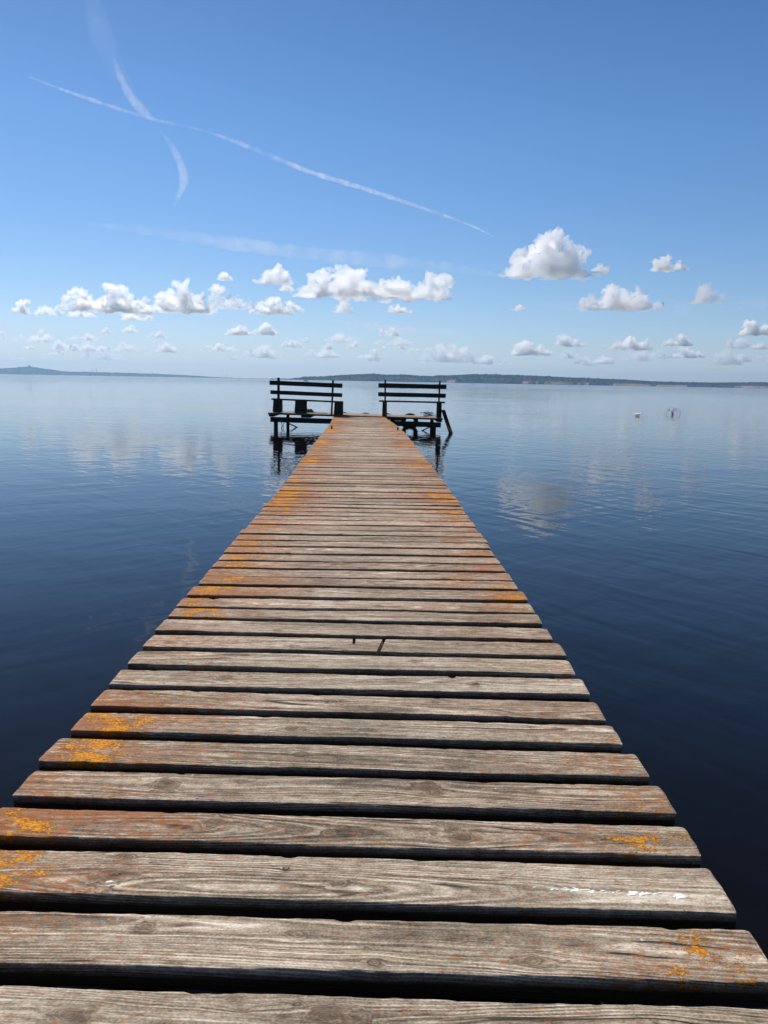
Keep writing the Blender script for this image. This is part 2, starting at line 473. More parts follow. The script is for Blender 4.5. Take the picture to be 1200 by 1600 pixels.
PX = [(-1, -.10), (0.9, -.10), (1.8, -.097), (3.3, -.121), (5, -.150), (6.0, -.165), (7.6, -.187), (9.7, -.25), (12.3, -.335), (16.2, -.44), (18.6, -.52), (23.4, -.79), (24, -.82)]
def path_x(y): return float(np.interp(y, [p[0] for p in PX], [p[1] for p in PX]))
def path_z(y): return -.045 * float(sstep(np.array(y), 7.0, 23.9))

# front edges read off the photograph for the nearest boards: (y of the front edge, skew)
NEAR = [(.48, -.015), (.67, -.015), (.862, -.016), (1.056, -.015), (1.247, -.014), (1.438, -.014), (1.634, -.017), (1.809, -.0145), (1.991, -.018), (2.19, -.015),
        (2.369, -.021), (2.56, -.007), (2.749, -.012), (2.943, -.008), (3.144, -.017), (3.348, -.001), (3.522, .001), (3.71, .008),
        (3.919, .002), (4.108, .012), (4.299, .017), (4.493, .020), (4.696, .024), (4.893, .034), (5.079, .027), (5.287, .012),
        (5.463, .023), (5.669, .029), (5.864, .036), (6.046, .005), (6.238, .007), (6.444, .001), (6.645, .033), (6.826, .032),
        (7.047, .041), (7.226, .036), (7.433, .026), (7.62, .015)]
yy = 7.62
while yy < 23.55:
    yy += .193 + random.uniform(-.012, .012); NEAR.append((yy, .027 + random.uniform(-.012, .012)))

pier = thing('wooden_pier', 'long weathered grey-brown plank walkway running out over the lake to the two benches', 'pier', (0, 0, WATER_Z))
inv = Matrix.Translation((0, 0, -WATER_Z))
far = {'co': [], 'q': []}
N_IND = 100
# the looks of the nearest boards: rust and yellow crust at the left and right ends, warm stain, brightness
LOOK = {3: dict(rustL=.25, rustR=.1, yelL=0, yelR=0, tone=.11, knots=[(-.42, .0, .015), (.02, .02, .020), (.55, -.02, .016), (-.15, .045, .009)]),
        4: dict(rustL=.40, rustR=.30, yelL=.25, yelR=.5, tone=.07, knots=[(-.35, .03, .010), (.10, -.05, .012), (-.05, .02, .008), (.40, -.03, .012)]),
        5: dict(rustL=.45, rustR=.12, yelL=.8, yelR=0, tone=.05, knots=[(-.46, .05, .012), (-.47, -.01, .020), (.02, -.02, .009), (-.10, .03, .008)]),
        6: dict(rustL=1.05, rustR=.28, yelL=.9, yelR=.62, tone=.03, knots=[(-.76, .02, .011), (-.30, .02, .015), (.28, .02, .018), (.30, -.02, .014), (-.02, -.01, .008)]),
        7: dict(rustL=.55, rustR=.30, yelL=.1, yelR=.45, tone=.01, knots=[(-.48, .0, .020), (-.28, .03, .012), (.22, .02, .016), (.24, -.01, .012)]),
        8: dict(rustL=.65, rustR=.35, yelL=.95, yelR=.3, tone=.05, knots=[(-.12, .01, .012), (.33, -.04, .010)]),
        9: dict(rustL=.80, rustR=.25, yelL=.95, yelR=.4, tone=.00, knots=[(-.17, -.02, .015)]),
        10: dict(rustL=.60, rustR=.35, yelL=.6, yelR=.2, tone=.04),
        11: dict(rustL=.35, rustR=.15, yelL=.0, yelR=0, tone=.06, knots=[(-.45, .02, .018), (.45, .0, .011)]),
        12: dict(rustL=.40, rustR=.30, yelL=.25, yelR=0, tone=.05, knots=[(.25, .02, .012), (-.5, .0, .009)]),
        13: dict(rustL=.40, rustR=.35, yelL=.25, yelR=.25, tone=.05),
        14: dict(rustL=.40, rustR=.35, yelL=.1, yelR=.25, tone=.05),
        15: dict(rustL=.60, rustR=.30, yelL=.9, yelR=.15, tone=.03)}
for i, (yf, sk) in enumerate(NEAR):
    nxt = NEAR[i + 1][0] if i + 1 < len(NEAR) else yf + .193
    gap = float(np.interp(yf, [0, 2.2, 4, 8, 14], [.056, .053, .040, .032, .026])) * random.uniform(.85, 1.12)
    if i > 30: gap *= random.choice((.8, 1, 1.2, 1.5))
    W = min(nxt - yf - gap, .175)
    L = 1.70 + random.uniform(-.012, .012)
    if yf > 8: L = float(np.interp(yf, [8, 15, 19, 23.4], [1.70, 1.755, 1.71, 1.60])) + random.uniform(-.012, .012)
    cx = path_x(yf) + random.uniform(-.006, .006)
    # shapes of one crop repeat every so often: orange bands on every few boards further out
    ph = random.random()
    band = max(0, math.sin(yf * 1.9 + 1.1)) if yf > 3.6 else .3
    pr = dict(seed=1000 + i * 37, rlen=.38 + .2 * random.random(), ylen=.125 + .05 * random.random(),
              rustL=.45 + .65 * band * random.random() + .1, rustR=.35 + .6 * band * random.random() + .1, rust0=.12 * band * random.random() + .02,
              yelL=(.55 + .35 * band) if (ph < .5 or band > .7) else .1, yelR=(.5 + .35 * band) if random.random() < .2 + .5 * band else .05,
              tone=random.uniform(-.05, .11) + (.03 if yf > 3 else 0), red=float(np.interp(yf, [1, 2.6, 4.2, 8, 24], [.12, .25, .60, .68, .62])) * random.uniform(.25, 1.25),
              cup=random.uniform(-.5, .8), round=random.uniform(.002, .0035))
    if yf > 4: pr['rustL'] *= 1.25; pr['rustR'] *= 1.25; pr['yelL'] *= 1.4; pr['yelR'] *= 1.4; pr['ylen'] *= 1.25; pr['rust0'] *= .6
    if yf > 9: pr['rlen'] *= 1.15
    pr.update(LOOK.get(i, {}))
    if i < 16: pr['rust0'] = .05
    cuts = []
    if i == 13: cuts = [('slot', (-.007, W * .5, -.004, .01, .0075)), ('slot', (.120, W * .52, .098, -W * .52, .0085))]
    if i == 11: cuts = [('hole', (.374, W * .5, .012))]
    if i == 16: cuts = [('hole', (-.70, W * .52, .020))]
    du, dv = (.0045, .0045) if yf < 2.1 else ((.007, .006) if yf < 3.4 else ((.014, .012) if yf < 8 else (.04, .02)))
    if i in (11, 13): du, dv = .0035, .0045
    # measured edge skews are of the front edge about its middle
    M = Matrix.Translation((cx, yf + W / 2, path_z(yf) + random.uniform(-.003, .003))) @ Matrix.Rotation(math.atan(sk), 4, 'Z') @ Matrix.Rotation(random.uniform(-.012, .012), 4, 'X')
    if i < N_IND:
        o = plank_mesh('plank', L, W, .047 + random.uniform(-.002, .002), du, dv, pr, cuts, pier)
        o.matrix_local = inv @ M
        if i == 5: BOARD_C = o
    else:
        plank_mesh('plank', L, W, .047, du, dv, pr, cuts, None, far, inv @ M)
at = {k: np.concatenate(v) for k, v in far['at'].items()}
o = finish_plank('plank', np.concatenate(far['co']), np.concatenate(far['q']), at, pier); o['kind'] = 'stuff'

# what carries the walkway
for sx in (-.62, 0.0, .58):
    bm = bmesh.new()
    ysn = np.linspace(.42, 23.8, 40)
    rings = []
    for y in ysn:
        cxx = path_x(y) + sx; z1 = path_z(y) - .056; z0 = z1 - .17
        rings.append([bm.verts.new((cxx + dx, y, z)) for dx, z in ((-.035, z0), (.035, z0), (.035, z1), (-.035, z1))])
    for a, b in zip(rings[:-1], rings[1:]):
        for k in range(4): bm.faces.new((a[k], a[(k + 1) % 4], b[(k + 1) % 4], b[k]))
    bm.faces.new(rings[0]); bm.faces.new(rings[-1])
    o = from_bm('stringer', bm, M_BEAM, pier); o.matrix_local = inv
for y in np.arange(1.1, 23.4, 2.9):
    bm = bmesh.new(); board(bm, (1.50, .07, .15), Matrix.Translation((path_x(y), y, path_z(y) - .306)), .006)
    o = from_bm('cross_beam', bm, M_BEAM, pier); o.matrix_local = inv
    for sx in (-.52, .50):
        bm = bmesh.new()
        tube(bm, [(path_x(y) + sx, y + .10, z) for z in (-1.6, -.9, -.5, path_z(y) - .235)], [.072, .07, .068, .066], 12, wob=.04)
        o = from_bm('piling', bm, M_BEAM, pier, True); o.matrix_local = inv

# ------------------------------------------------------------------ platform at the end
PLAT = Vector((-.93, 23.95, -.008)); TILT = .0148
plat = thing('pier_platform', 'T-shaped end platform of dark beams and grey boards carrying the two benches over the water', 'platform', PLAT, rot=(0, TILT, 0))
HW = 2.70
y = .0; k = 0
while y < 1.52:
    w = .185 + random.uniform(-.01, .01)
    pr = dict(seed=9000 + k * 31, rlen=.5, ylen=.2, rustL=.2, rustR=.2, rust0=.15, yelL=.2, yelR=.1, tone=.03, red=.45, cup=.3, round=.005)
    o = plank_mesh('platform_board', 2 * HW + random.uniform(-.04, .04), w, .05, .05, .03, pr, (), plat)
    o.location = (random.uniform(-.015, .015), y + w / 2, 0)
    y += w + .02; k += 1
DEPTH = y
for yb, hb, zb in ((.06, .16, -.205), (DEPTH - .10, .066, -.088)):
    bm = bmesh.new(); board(bm, (2 * HW - .10, .07, hb), Matrix.Translation((0, yb, zb)), .006, rough=.002, cuts=6)
    from_bm('edge_beam', bm, M_BEAM, plat)
for xb in (-2.62, -1.55, -.45, .45, 1.35, 2.60):
    bm = bmesh.new(); board(bm, (.30 if abs(xb) < 2 else .16, DEPTH - .20, .062), Matrix.Translation((xb, DEPTH / 2 - .06, -.087)), .005)
    from_bm('joist', bm, M_BEAM, plat)
PIL = [(-2.49, .14, .068), (-2.28, DEPTH - .18, .055), (-.70, .16, .065), (.70, .16, .065), (2.44, .14, .075), (-.5, DEPTH - .2, .06), (1.0, DEPTH - .2, .06), (2.45, DEPTH - .2, .06)]
for (px, py, pr_) in PIL:
    bm = bmesh.new(); tube(bm, [(px + random.uniform(-.02, .02), py, -1.5), (px, py, -.9), (px, py, -.285 if py < .5 else -.121)], [pr_ * 1.03, pr_, pr_ * .97], 12, wob=.03)
    from_bm('piling', bm, M_BEAM, plat, True)
def strut(a, b, w, t, name, mat, parent):
    a, b = Vector(a), Vector(b); d = b - a
    bm = bmesh.new(); m = Matrix.Translation((a + b) / 2) @ d.to_track_quat('X', 'Z').to_matrix().to_4x4()
    board(bm, (d.length, w, t), m, .004); return from_bm(name, bm, mat, parent)
strut((-2.20, .16, -.27), (-1.84, .95, -.52), .035, .035, 'brace', M_BEAM, plat)
strut((2.35, .16, -.27), (1.86, .42, -.54), .035, .035, 'brace', M_BEAM, plat)
bm = bmesh.new()
tube(bm, [(-2.36, .3, -.29), (-2.33, .3, -.34), (-2.31, .3, -.40), (-2.33, .3, -.46), (-2.36, .3, -.52)], .012, 6)
from_bm('cable', bm, M_BEAM, plat, True)
bm = bmesh.new()
tube(bm, [(-2.25, .5, -.29), (-2.30, .5, -.35), (-2.31, .5, -.42), (-2.31, .5, -.52)], .010, 6)
from_bm('cable', bm, M_BEAM, plat, True)

# slanted board at the right end of the platform
o = strut((1.775, 23.96, .20), (2.02, 23.03, -.62), .11, .05, 'leaning_board', M_BEAM, None)
tag(o, "dark slanted board leaning from the platform's right end down into the water", 'board')

# ------------------------------------------------------------------ benches
def bench(label, loc, tilt, x0, x1, px0, px1, legs, post_w, seat_z, rails, top):
    b = thing('bench', label, 'bench', loc, 'benches on the end platform', rot=(0, tilt, 0))
    bm = bmesh.new()
    for j in range(3):
        board(bm, (x1 - x0 - .02, .13, .045), Matrix.Translation(((x0 + x1) / 2, .075 + j * .142, seat_z)), .006, rough=.002, cuts=5)
    from_bm('seat', bm, M_BENCH, b)
    for (zc, zh, xa, xb) in rails:
        bm = bmesh.new()
        board(bm, (xb - xa, .032, zh), Matrix.Translation(((xa + xb) / 2, -.005, zc)), .005, rough=.003, cuts=7)
        from_bm('back_slat', bm, M_BENCH, b)
    for pxx, lean, pw in ((px0, -.018, post_w[0]), (px1, .012, post_w[1])):
        bm = bmesh.new()
        board(bm, (pw, .06, top + .02), Matrix.Translation((pxx, -.056, (top + .02) / 2)) @ Matrix.Rotation(lean, 4, 'Y'), .006, rough=.002, cuts=5)
        o = from_bm('back_post', bm, M_BENCH, b)
    for (xa, xb, dep) in legs:
        bm = bmesh.new()
        board(bm, (xb - xa, dep, seat_z - .026), Matrix.Translation(((xa + xb) / 2, .24, (seat_z - .026) / 2 + .003)), .006, rough=.002, cuts=2)
        # the foot is a little wider than the head
        for v in bm.verts:
            if v.co.z < seat_z * .5: v.co.x = (v.co.x - (xa + xb) / 2) * 1.06 + (xa + xb) / 2
        from_bm('leg', bm, M_BENCH, b)
    return b
bench('dark slatted wooden bench seen from behind, with three wide board legs, left of the walkway', (-2.47, 23.98, .020), .025,
      -1.10, 1.13, -.86, .80, [(-1.04, -.79, .34), (-.36, -.02, .32), (.86, 1.12, .34)], (.075, .055), .402,
      [(.903, .135, -1.15, 1.10), (.615, .120, -1.12, 1.10)], 1.045)
bench('dark slatted wooden bench seen from behind, with two narrow legs, right of the walkway', (.80, 23.98, -.032), .004,
      -1.03, 1.04, -.83, .83, [(-.91, -.77, .34), (.79, .93, .34)], (.050, .050), .475,
      [(.955, .14, -1.05, 1.05), (.685, .13, -1.05, 1.04)], 1.115)

# ------------------------------------------------------------------ tyres hung on the far edge
def tyre_mesh(Rr, rw):
    bm = bmesh.new(); prof = []
    for a in range(14):
        t = 2 * math.pi * a / 14
        prof.append((Rr - rw * .95 + rw * math.cos(t) * (1.0 if math.cos(t) > 0 else .85), rw * .95 * math.sin(t)))
    n = 48; rings = []
    for k in range(n):
        t = 2 * math.pi * k / n; rr = []
        for (ra, ax) in prof:
            g = .006 if (k % 2 and ra > Rr - rw * .35) else 0
            rr.append(bm.verts.new(((ra - g) * math.cos(t), ax, (ra - g) * math.sin(t))))
        rings.append(rr)
    for k in range(n):
        a, b = rings[k], rings[(k + 1) % n]
        for j in range(14): bm.faces.new((a[j], b[j], b[(j + 1) % 14], a[(j + 1) % 14]))
    bmesh.ops.recalc_face_normals(bm, faces=bm.faces[:])
    me = bpy.data.meshes.new('tyre'); bm.to_mesh(me); bm.free()
    me.polygons.foreach_set('use_smooth', [True] * len(me.polygons)); me.materials.append(M_RUBBER)
    return me
tm = tyre_mesh(.285, .085)
for xw, zt, lab in ((-1.41, .03, 'black tyre fender peeping over the platform edge beside the left bench'),
                    (-.67, .02, 'black tyre fender peeping over the platform edge in the gap between the benches'),
                    (.02, .02, "black tyre fender behind the right bench's left leg"),
                    (.80, .03, 'black tyre fender hanging behind the platform, seen below the right bench')):
    o = bpy.data.objects.new('tyre', tm); col.objects.link(o)
    o.location = (xw, 23.95 + DEPTH + .10, zt - .285); o.rotation_euler = (0, random.random() * 3, 0)
    tag(o, lab, 'tyre', 'tyre fenders along the far edge of the platform')

# ------------------------------------------------------------------ small things on the platform
sp = thing('driftwood_pile', 'small pile of brown driftwood sticks under the right bench', 'driftwood', (1.34, 24.75, -.040))
for k in range(11):
    a = random.uniform(-.5, .5); L = random.uniform(.16, .34)
    c = Vector((random.uniform(-.14, .14), random.uniform(-.1, .1), .016 + .012 * k))
    d = Vector((math.cos(a), math.sin(a) * .6, random.uniform(-.25, .25))) * L / 2
    bm = bmesh.new(); tube(bm, [c - d, c + Vector((0, 0, .01)), c + d], [.010, .014, .008], 6, wob=.2)
    from_bm('stick', bm, M_STICK if k % 3 else M_ROPE, sp, True)
rp = bpy.data.meshes.new('rope_heap')
bm = bmesh.new(); pts = []
for k in range(90):
    t = k * .42
    pts.append((.13 * math.cos(t) * (1 - k / 200) + .012 * random.uniform(-1, 1), .11 * math.sin(t) * (1 - k / 200), .013 + k * .0012 + .006 * random.uniform(-1, 1)))
pts += [(.16 + .05 * k, .02 * math.sin(k * 1.3), .014) for k in range(9)]
tube(bm, pts, .011, 6)
o = from_bm('rope_heap', bm, M_ROPE, None, True); o.location = (-2.42, 24.55, .018); o.rotation_euler = (0, TILT, 0)
tag(o, 'small heap of faded rope on the platform behind the left bench, beside its middle leg', 'rope')

def stub(x, y, label):
    bm = bmesh.new(); z = path_z(y)
    tube(bm, [(0, 0, -.03), (.0, 0, .03), (.006, 0, .075)], [.022, .020, .016], 8, wob=.12)
    o = from_bm('wooden_peg', bm, M_STICK, None, True); o.location = (x, y, z)
    tag(o, label, 'peg', 'pegs near the end of the walkway')
stub(-1.226, 17.56, 'little brown peg standing near the left edge of the far walkway boards')
stub(.277, 17.53, 'little brown peg standing near the right edge of the far walkway boards')

# bird lime on the third board
from mathutils.bvhtree import BVHTree
def lime(name, label, spots, board_obj, parent=None):
    bpy.context.view_layer.update()
    mw = board_obj.matrix_world
    bt_ = BVHTree.FromPolygons([mw @ v.co for v in board_obj.data.vertices], [tuple(p.vertices) for p in board_obj.data.polygons])
    def lay(x, y, up):
        h = bt_.ray_cast(Vector((x, y, 1)), Vector((0, 0, -1)))
        return Vector((x, y, (h[0].z if h[0] is not None else 0) + up))
    bm = bmesh.new()
    for (x, y, rx, ry) in spots:
        n = 18; ctr = bm.verts.new(lay(x, y, .0009)); ring, mid = [], []
        qs = [random.uniform(.35, 1.25) for _ in range(n)]
        qs = [(qs[k - 1] + 2 * qs[k] + qs[(k + 1) % n]) / 4 for k in range(n)]
        for k in range(n):
            a = 2 * math.pi * k / n
            cx_, cy_ = rx * qs[k] * math.cos(a), ry * qs[k] * math.sin(a)
            ring.append(bm.verts.new(lay(x + cx_, y + cy_, -.0004))); mid.append(bm.verts.new(lay(x + cx_ * .85, y + cy_ * .85, .0007)))
        for k in range(n):
            bm.faces.new((ring[k], ring[(k + 1) % n], mid[(k + 1) % n], mid[k])); bm.faces.new((mid[k], mid[(k + 1) % n], ctr))
    o = from_bm(name, bm, M_DROP, None, True)
    c = sum((v.co for v in o.data.vertices), Vector()) / len(o.data.vertices)
    for v in o.data.vertices: v.co -= c
    o.location = c
    if parent is not None:
        o.parent = parent; o.location = c - parent.location
    else: tag(o, label, 'bird droppings')
random.seed(21)
drops = thing('bird_droppings', 'broken white streak of dried bird droppings along the right half of a near board', 'bird droppings', (.50, 1.484, 0))
for (x_, n_, w_) in ((.335, 2, .5), (.375, 3, .7), (.405, 3, .8), (.432, 6, 1.0), (.455, 6, 1.0), (.490, 4, .8), (.515, 3, .8), (.548, 8, 1.2), (.572, 7, 1.2), (.598, 3, .9), (.645, 9, 1.3)):
    t_ = (x_ - .33) / .32; sp_ = []
    for _ in range(n_):
        sp_.append((x_ + random.gauss(0, .006), 1.490 - .012 * t_ - (.006 if x_ > .63 else 0) + random.gauss(0, .0026 * w_), random.uniform(.004, .010) * w_, random.uniform(.0018, .0046) * w_))
    lime('splat', '', sp_, BOARD_C, drops)
lime('bird_lime', 'single white dab of dried bird droppings on the left half of a near board', [(-.573, 1.484, .010, .005)], BOARD_C)

# ------------------------------------------------------------------ on the water
# bird resting on the water
bd = bpy.data.meshes.new('floating_bird')
bm = bmesh.new()
prof = [(-.25, .03, .012, 0), (-.21, .055, .035, 0), (-.15, .065, .075, 0), (-.08, .07, .095, 0), (0, .07, .100, 0), (.07, .075, .092, 0), (.12, .095, .068, 0), (.145, .13, .046, 0),
        (.150, .150, .042, 0), (.168, .172, .044, 0), (.195, .180, .038, 0), (.222, .174, .020, 1), (.250, .166, .012, 3), (.272, .162, .004, 3)]
rings = []
for (x, z, r_, m_) in prof:
    rr = []
    for k in range(14):
        ca, sa = math.cos(2 * math.pi * k / 14), math.sin(2 * math.pi * k / 14)
        # a broad low back: the flanks slope up to the spine like a resting gull's
        rr.append(bm.verts.new((x, r_ * 1.45 * ca, z + (r_ * 1.1 * (1 - abs(ca) ** 1.25) if sa > 0 else r_ * .55 * sa))))
    rings.append(rr)
for i in range(len(prof) - 1):
    for k in range(14):
        f = bm.faces.new((rings[i][k], rings[i][(k + 1) % 14], rings[i + 1][(k + 1) % 14], rings[i + 1][k]))
        mi = prof[i][3]
        if i in (1, 2) and k in (2, 5): mi = 1       # dark lines along the folded wings
        f.material_index = mi; f.smooth = True
bm.faces.new(rings[0][::-1]); bm.faces.new(rings[-1])
o = from_bm('floating_bird', bm, [M_WHITE, M_BLACKF, M_CHEST, M_BILL], None, True)
_p = on_sheet(997, 650, WATER_Z); o.location = _p; o.scale = (.78, .90, .92); o.rotation_euler = (0, 0, R(-12))
tag(o, 'small white and dark water bird resting on the calm lake right of the benches', 'bird')

tw = bmesh.new()
for (x0, x1, hgt, dy, r_) in ((-.34, .06, .33, .0, .012), (-.30, .02, .30, .10, .009), (-.05, .33, .45, -.1, .013), (0, .40, .38, .15, .010), (.05, .56, .44, .0, .013), (.08, .60, .36, .1, .012), (.10, .50, .28, -.1, .009),
                              (-.22, .24, .54, .05, .008), (-.42, .04, .42, .15, .007)):
    pts = []
    for k in range(15):
        t = k / 14; a = math.pi * t
        pts.append(((x0 + x1) / 2 - (x1 - x0) / 2 * math.cos(a) + .01 * random.uniform(-1, 1), dy + .12 * math.sin(a * .7), hgt * math.sin(a) ** .8 - .05 + .008 * random.uniform(-1, 1)))
    tube(tw, pts, [r_ * .62 * (1.1 - .5 * k / 14) for k in range(15)], 6)
for k in range(6):
    b0 = Vector((.05 + .03 * random.uniform(-1, 1), random.uniform(-.05, .05), -.05))
    tube(tw, [b0, b0 + Vector((random.uniform(-.06, .06), 0, .14)), b0 + Vector((random.uniform(-.16, .12), 0, .28))], [.008, .006, .003], 6)
o = from_bm('bent_branch', tw, M_TWIG, None, True); o.location = on_sheet(1050, 647.5, WATER_Z); o.scale = (.88, .88, .84)
tag(o, 'tangle of thin bent branches arching out of the water beside the bird', 'branch')

bt = thing('motorboat', 'tiny white motorboat far out, seen just above the left bench', 'boat', (-62.0, 600, WATER_Z))
bm = bmesh.new(); rings = []
for (x, hw, zb) in ((-1.9, .62, .02), (-1.0, .72, -.08), (0, .74, -.1), (.9, .60, -.05), (1.6, .30, .15), (2.0, .03, .45)):
    rings.append([bm.verts.new(q) for q in ((x, -hw, .58 + max(0, x) * .05), (x, -hw * .8, .1), (x, 0, zb), (x, hw * .8, .1), (x, hw, .58 + max(0, x) * .05))])
for a, b in zip(rings[:-1], rings[1:]):
    for k in range(4): bm.faces.new((a[k], a[k + 1], b[k + 1], b[k]))
    bm.faces.new((a[4], a[0], b[0], b[4]))
bm.faces.new(rings[0]); from_bm('hull', bm, M_BOAT, bt)
bm = bmesh.new(); board(bm, (1.4, 1.0, .62), Matrix.Translation((-.2, 0, .89)), .06, 2); cb = from_bm('cabin', bm, M_BOAT, bt)
bm = bmesh.new(); board(bm, (1.1, 1.02, .24), Matrix.Translation((-.2, 0, .98)), .01); from_bm('window', bm, M_GLASS, cb)

# ------------------------------------------------------------------ far shores
def horizon_y(x): return 584 + 22 * x / 1200.0

def make_hill_mat():
    s = NT('wooded_hillside')
    g = s.n('ShaderNodeNewGeometry')
    P = g.outputs['Position']
    cl = s.attr('cliff')
    f = s.noise(P, .02, 5, .6); f2 = s.noise(P, .15, 4, .6)
    gr = s.mix(f, C4(.012, .024, .016), C4(.028, .042, .026))
    rc = s.mix(f2, C4(.36, .17, .10), C4(.60, .38, .26))
    s.bsdf(s.mix(s.math('MULTIPLY', cl, s.step(f2, .35, .5)), gr, rc), .95, .1)
    return s.m
M_HILL = make_hill_mat()
def make_forest_mat():
    s = NT('far_forest')
    P = s.n('ShaderNodeNewGeometry').outputs['Position']
    f = s.noise(P, .06, 5, .65); f2 = s.noise(P, .006, 3, .6)
    k = s.math('ADD', s.math('MULTIPLY', f, .6), s.math('MULTIPLY', f2, .4))
    s.bsdf(s.ramp(k, [(.3, (.006, .014, .012)), (.55, (.014, .027, .019)), (.75, (.030, .043, .028))]), .95, .1)
    return s.m
M_FOREST = make_forest_mat()

def shore(name, prof, D_of_x, tree, ncr, cliffs, forest_name):
    xs_ = np.arange(prof[0][0], prof[-1][0] + .1, 2.5)
    px_ = [p[0] for p in prof]; py_ = [p[1] for p in prof]
    rows = [(0, -.06), (.05, 0.20), (.10, .45), (.18, .65), (.45, .88), (1.0, 1.0), (1.8, .85), (2.8, .3), (3.4, -.1)]
    V = []; A = []; info = []
    for x in xs_:
        D = float(np.interp(x, *D_of_x)); yt = float(np.interp(x, px_, py_))
        d = ray(x, yt); d = d / math.hypot(d[0], d[1])
        dep = D * .10
        ridge = max(.6, CAM_H + d[2] * (D + dep) - WATER_Z - tree * .75)
        ridge *= 1 + .05 * (vnoise1(np.array([x * .12]), 3)[0] - .5) + .05 * (vnoise1(np.array([x * .4]), 4)[0] - .5)
        info.append((x, D, d, ridge, dep))
        isc = 1.0 if any(a <= x <= b for a, b in cliffs) else 0.0
        for (t, k) in rows:
            wob = (vnoise2(np.array([x * .09]), np.array([t * 3.0]), 8)[0] - .5)
            if isc and t == .05: k = .25
            p = CAM + np.array([d[0], d[1], 0]) * (D + dep * t + (D * .012 * wob if t < .3 else D * .03 * wob))
            z = WATER_Z + ridge * k * (1 + (.25 * wob if .05 < t < .9 else 0)) if k > 0 else WATER_Z - 2
            V.append((p[0], p[1], z)); A.append(isc if t < .07 else 0.0)
    nr = len(rows); n = len(xs_)
    q = [(i * nr + j, (i + 1) * nr + j, (i + 1) * nr + j + 1, i * nr + j + 1) for i in range(n - 1) for j in range(nr - 1)]
    o = from_arrays(name, V, q, M_HILL, None, True); o['kind'] = 'structure'
    o.data.attributes.new('cliff', 'FLOAT', 'POINT').data.foreach_set('value', np.array(A, np.float32))
    # crowns all over the hill
    ic = bmesh.new(); bmesh.ops.create_icosphere(ic, subdivisions=1, radius=1)
    iv = np.array([v.co[:] for v in ic.verts]); iff = np.array([[v.index for v in f.verts] for f in ic.faces]); ic.free()
    CV, CF = [], []; base = 0
    for k in range(ncr):
        i = random.randrange(n); x, D, d, ridge, dep = info[i]
        if ridge < tree * .5 and random.random() < .6: continue
        t = random.random() ** .8 * 1.25
        isc = any(a <= x <= b for a, b in cliffs)
        if isc and t < .13: continue
        kz = float(np.interp(t, [r_[0] for r_ in rows], [r_[1] for r_ in rows]))
        jit = random.uniform(-1.3, 1.3) * D / F_PX
        p = CAM + np.array([d[0], d[1], 0]) * (D + dep * t) + np.array([d[1], -d[0], 0]) * jit
        s_ = tree * random.uniform(.45, 1.0) * (1 if ridge > tree else .6)
        if random.random() < .06: s_ *= 1.35
        v = iv * np.array([s_ * .62, s_ * .62, s_ * .62]) * (1 + .28 * (rng.random((len(iv), 1)) - .5))
        v = v + np.array([p[0], p[1], WATER_Z + ridge * kz + s_ * .25])
        CV.append(v); CF.append(iff + base); base += len(v)
    o = from_arrays(forest_name, np.concatenate(CV), np.concatenate(CF), M_FOREST, None, False); o['kind'] = 'stuff'

shore('wooded_hills', [(425, 594.5), (440, 593.0), (455, 590.4), (478, 588.2), (500, 588.4), (516, 587), (533, 585.6), (560, 584.4), (584, 583.4), (604, 585.0), (634, 584.6), (653, 586.6), (673, 587.3), (700, 586), (720, 585.4), (740, 584.2), (780, 584.8),
      (825, 586.4), (860, 588), (900, 589.6), (940, 591.4), (975, 593.0), (1005, 594.6), (1037, 596.2), (1075, 597.0), (1112, 597.4), (1150, 597.1), (1200, 596.7), (1300, 597.5), (1420, 600), (1560, 604)],
      ([425, 800, 1200, 1560], [2000, 2000, 2500, 3000]), 4.6, 9000,
      [(700, 712), (816, 841), (852, 893), (905, 922), (960, 1016), (1026, 1073), (1150, 1215), (1250, 1330)], 'hill_forest')
shore('distant_lowland', [(-360, 577), (-200, 574.5), (-80, 576), (0, 575.2), (15, 574.6), (30, 573.3), (45, 572.6), (63, 574.8), (87, 578.2), (101, 580.2), (150, 581.2), (200, 582.6), (238, 583.8), (297, 586.4), (340, 588.6), (385, 590.6), (430, 592.0), (520, 593.4)],
      ([-360, 520], [4600, 4600]), 6.0, 5000, [], 'lowland_forest')

GM = 'faint masts on the distant left shore'
for (x, yt, w_, lab) in ((144.5, 577.4, 1.6, 'shorter of the two close pale masts on the distant left shore'), (150.6, 575.2, 1.8, 'taller of the two close pale masts on the distant left shore'),
                         (238, 580.6, 2.2, 'single pale mast halfway along the low distant shore'), (354.5, 584.4, 1.6, 'thin pale mast on the distant shore nearest the left bench')):
    D = 4560; d = ray(x, yt); d = d / math.hypot(d[0], d[1]); top = CAM_H + d[2] * D
    bm = bmesh.new(); tube(bm, [(0, 0, 0), (0, 0, (top - WATER_Z) * .6), (0, 0, top - WATER_Z)], [w_, w_ * .8, w_ * .45], 8)
    tube(bm, [(0, 0, (top - WATER_Z) * .86), (0, 0, (top - WATER_Z) * .9)], [w_ * 1.3, w_ * 1.3], 8)
    o = from_bm('mast', bm, M_MAST); o.location = (d[0] * D, d[1] * D, WATER_Z); tag(o, lab, 'mast', GM)
d = ray(46, 571); d = d / math.hypot(d[0], d[1]); D = 5050
bm = bmesh.new()
zz_ = CAM_H + d[2] * D
board(bm, (14, 12, 22), Matrix.Translation((0, 0, zz_ - 11)), .5); board(bm, (34, 14, 14), Matrix.Translation((-4, 2, zz_ - 14.5)), .5)
o = from_bm('hilltop_building', bm, M_MAST); o.location = (d[0] * D, d[1] * D, 0)
tag(o, 'small pale building on top of the distant hill at the far left', 'building')

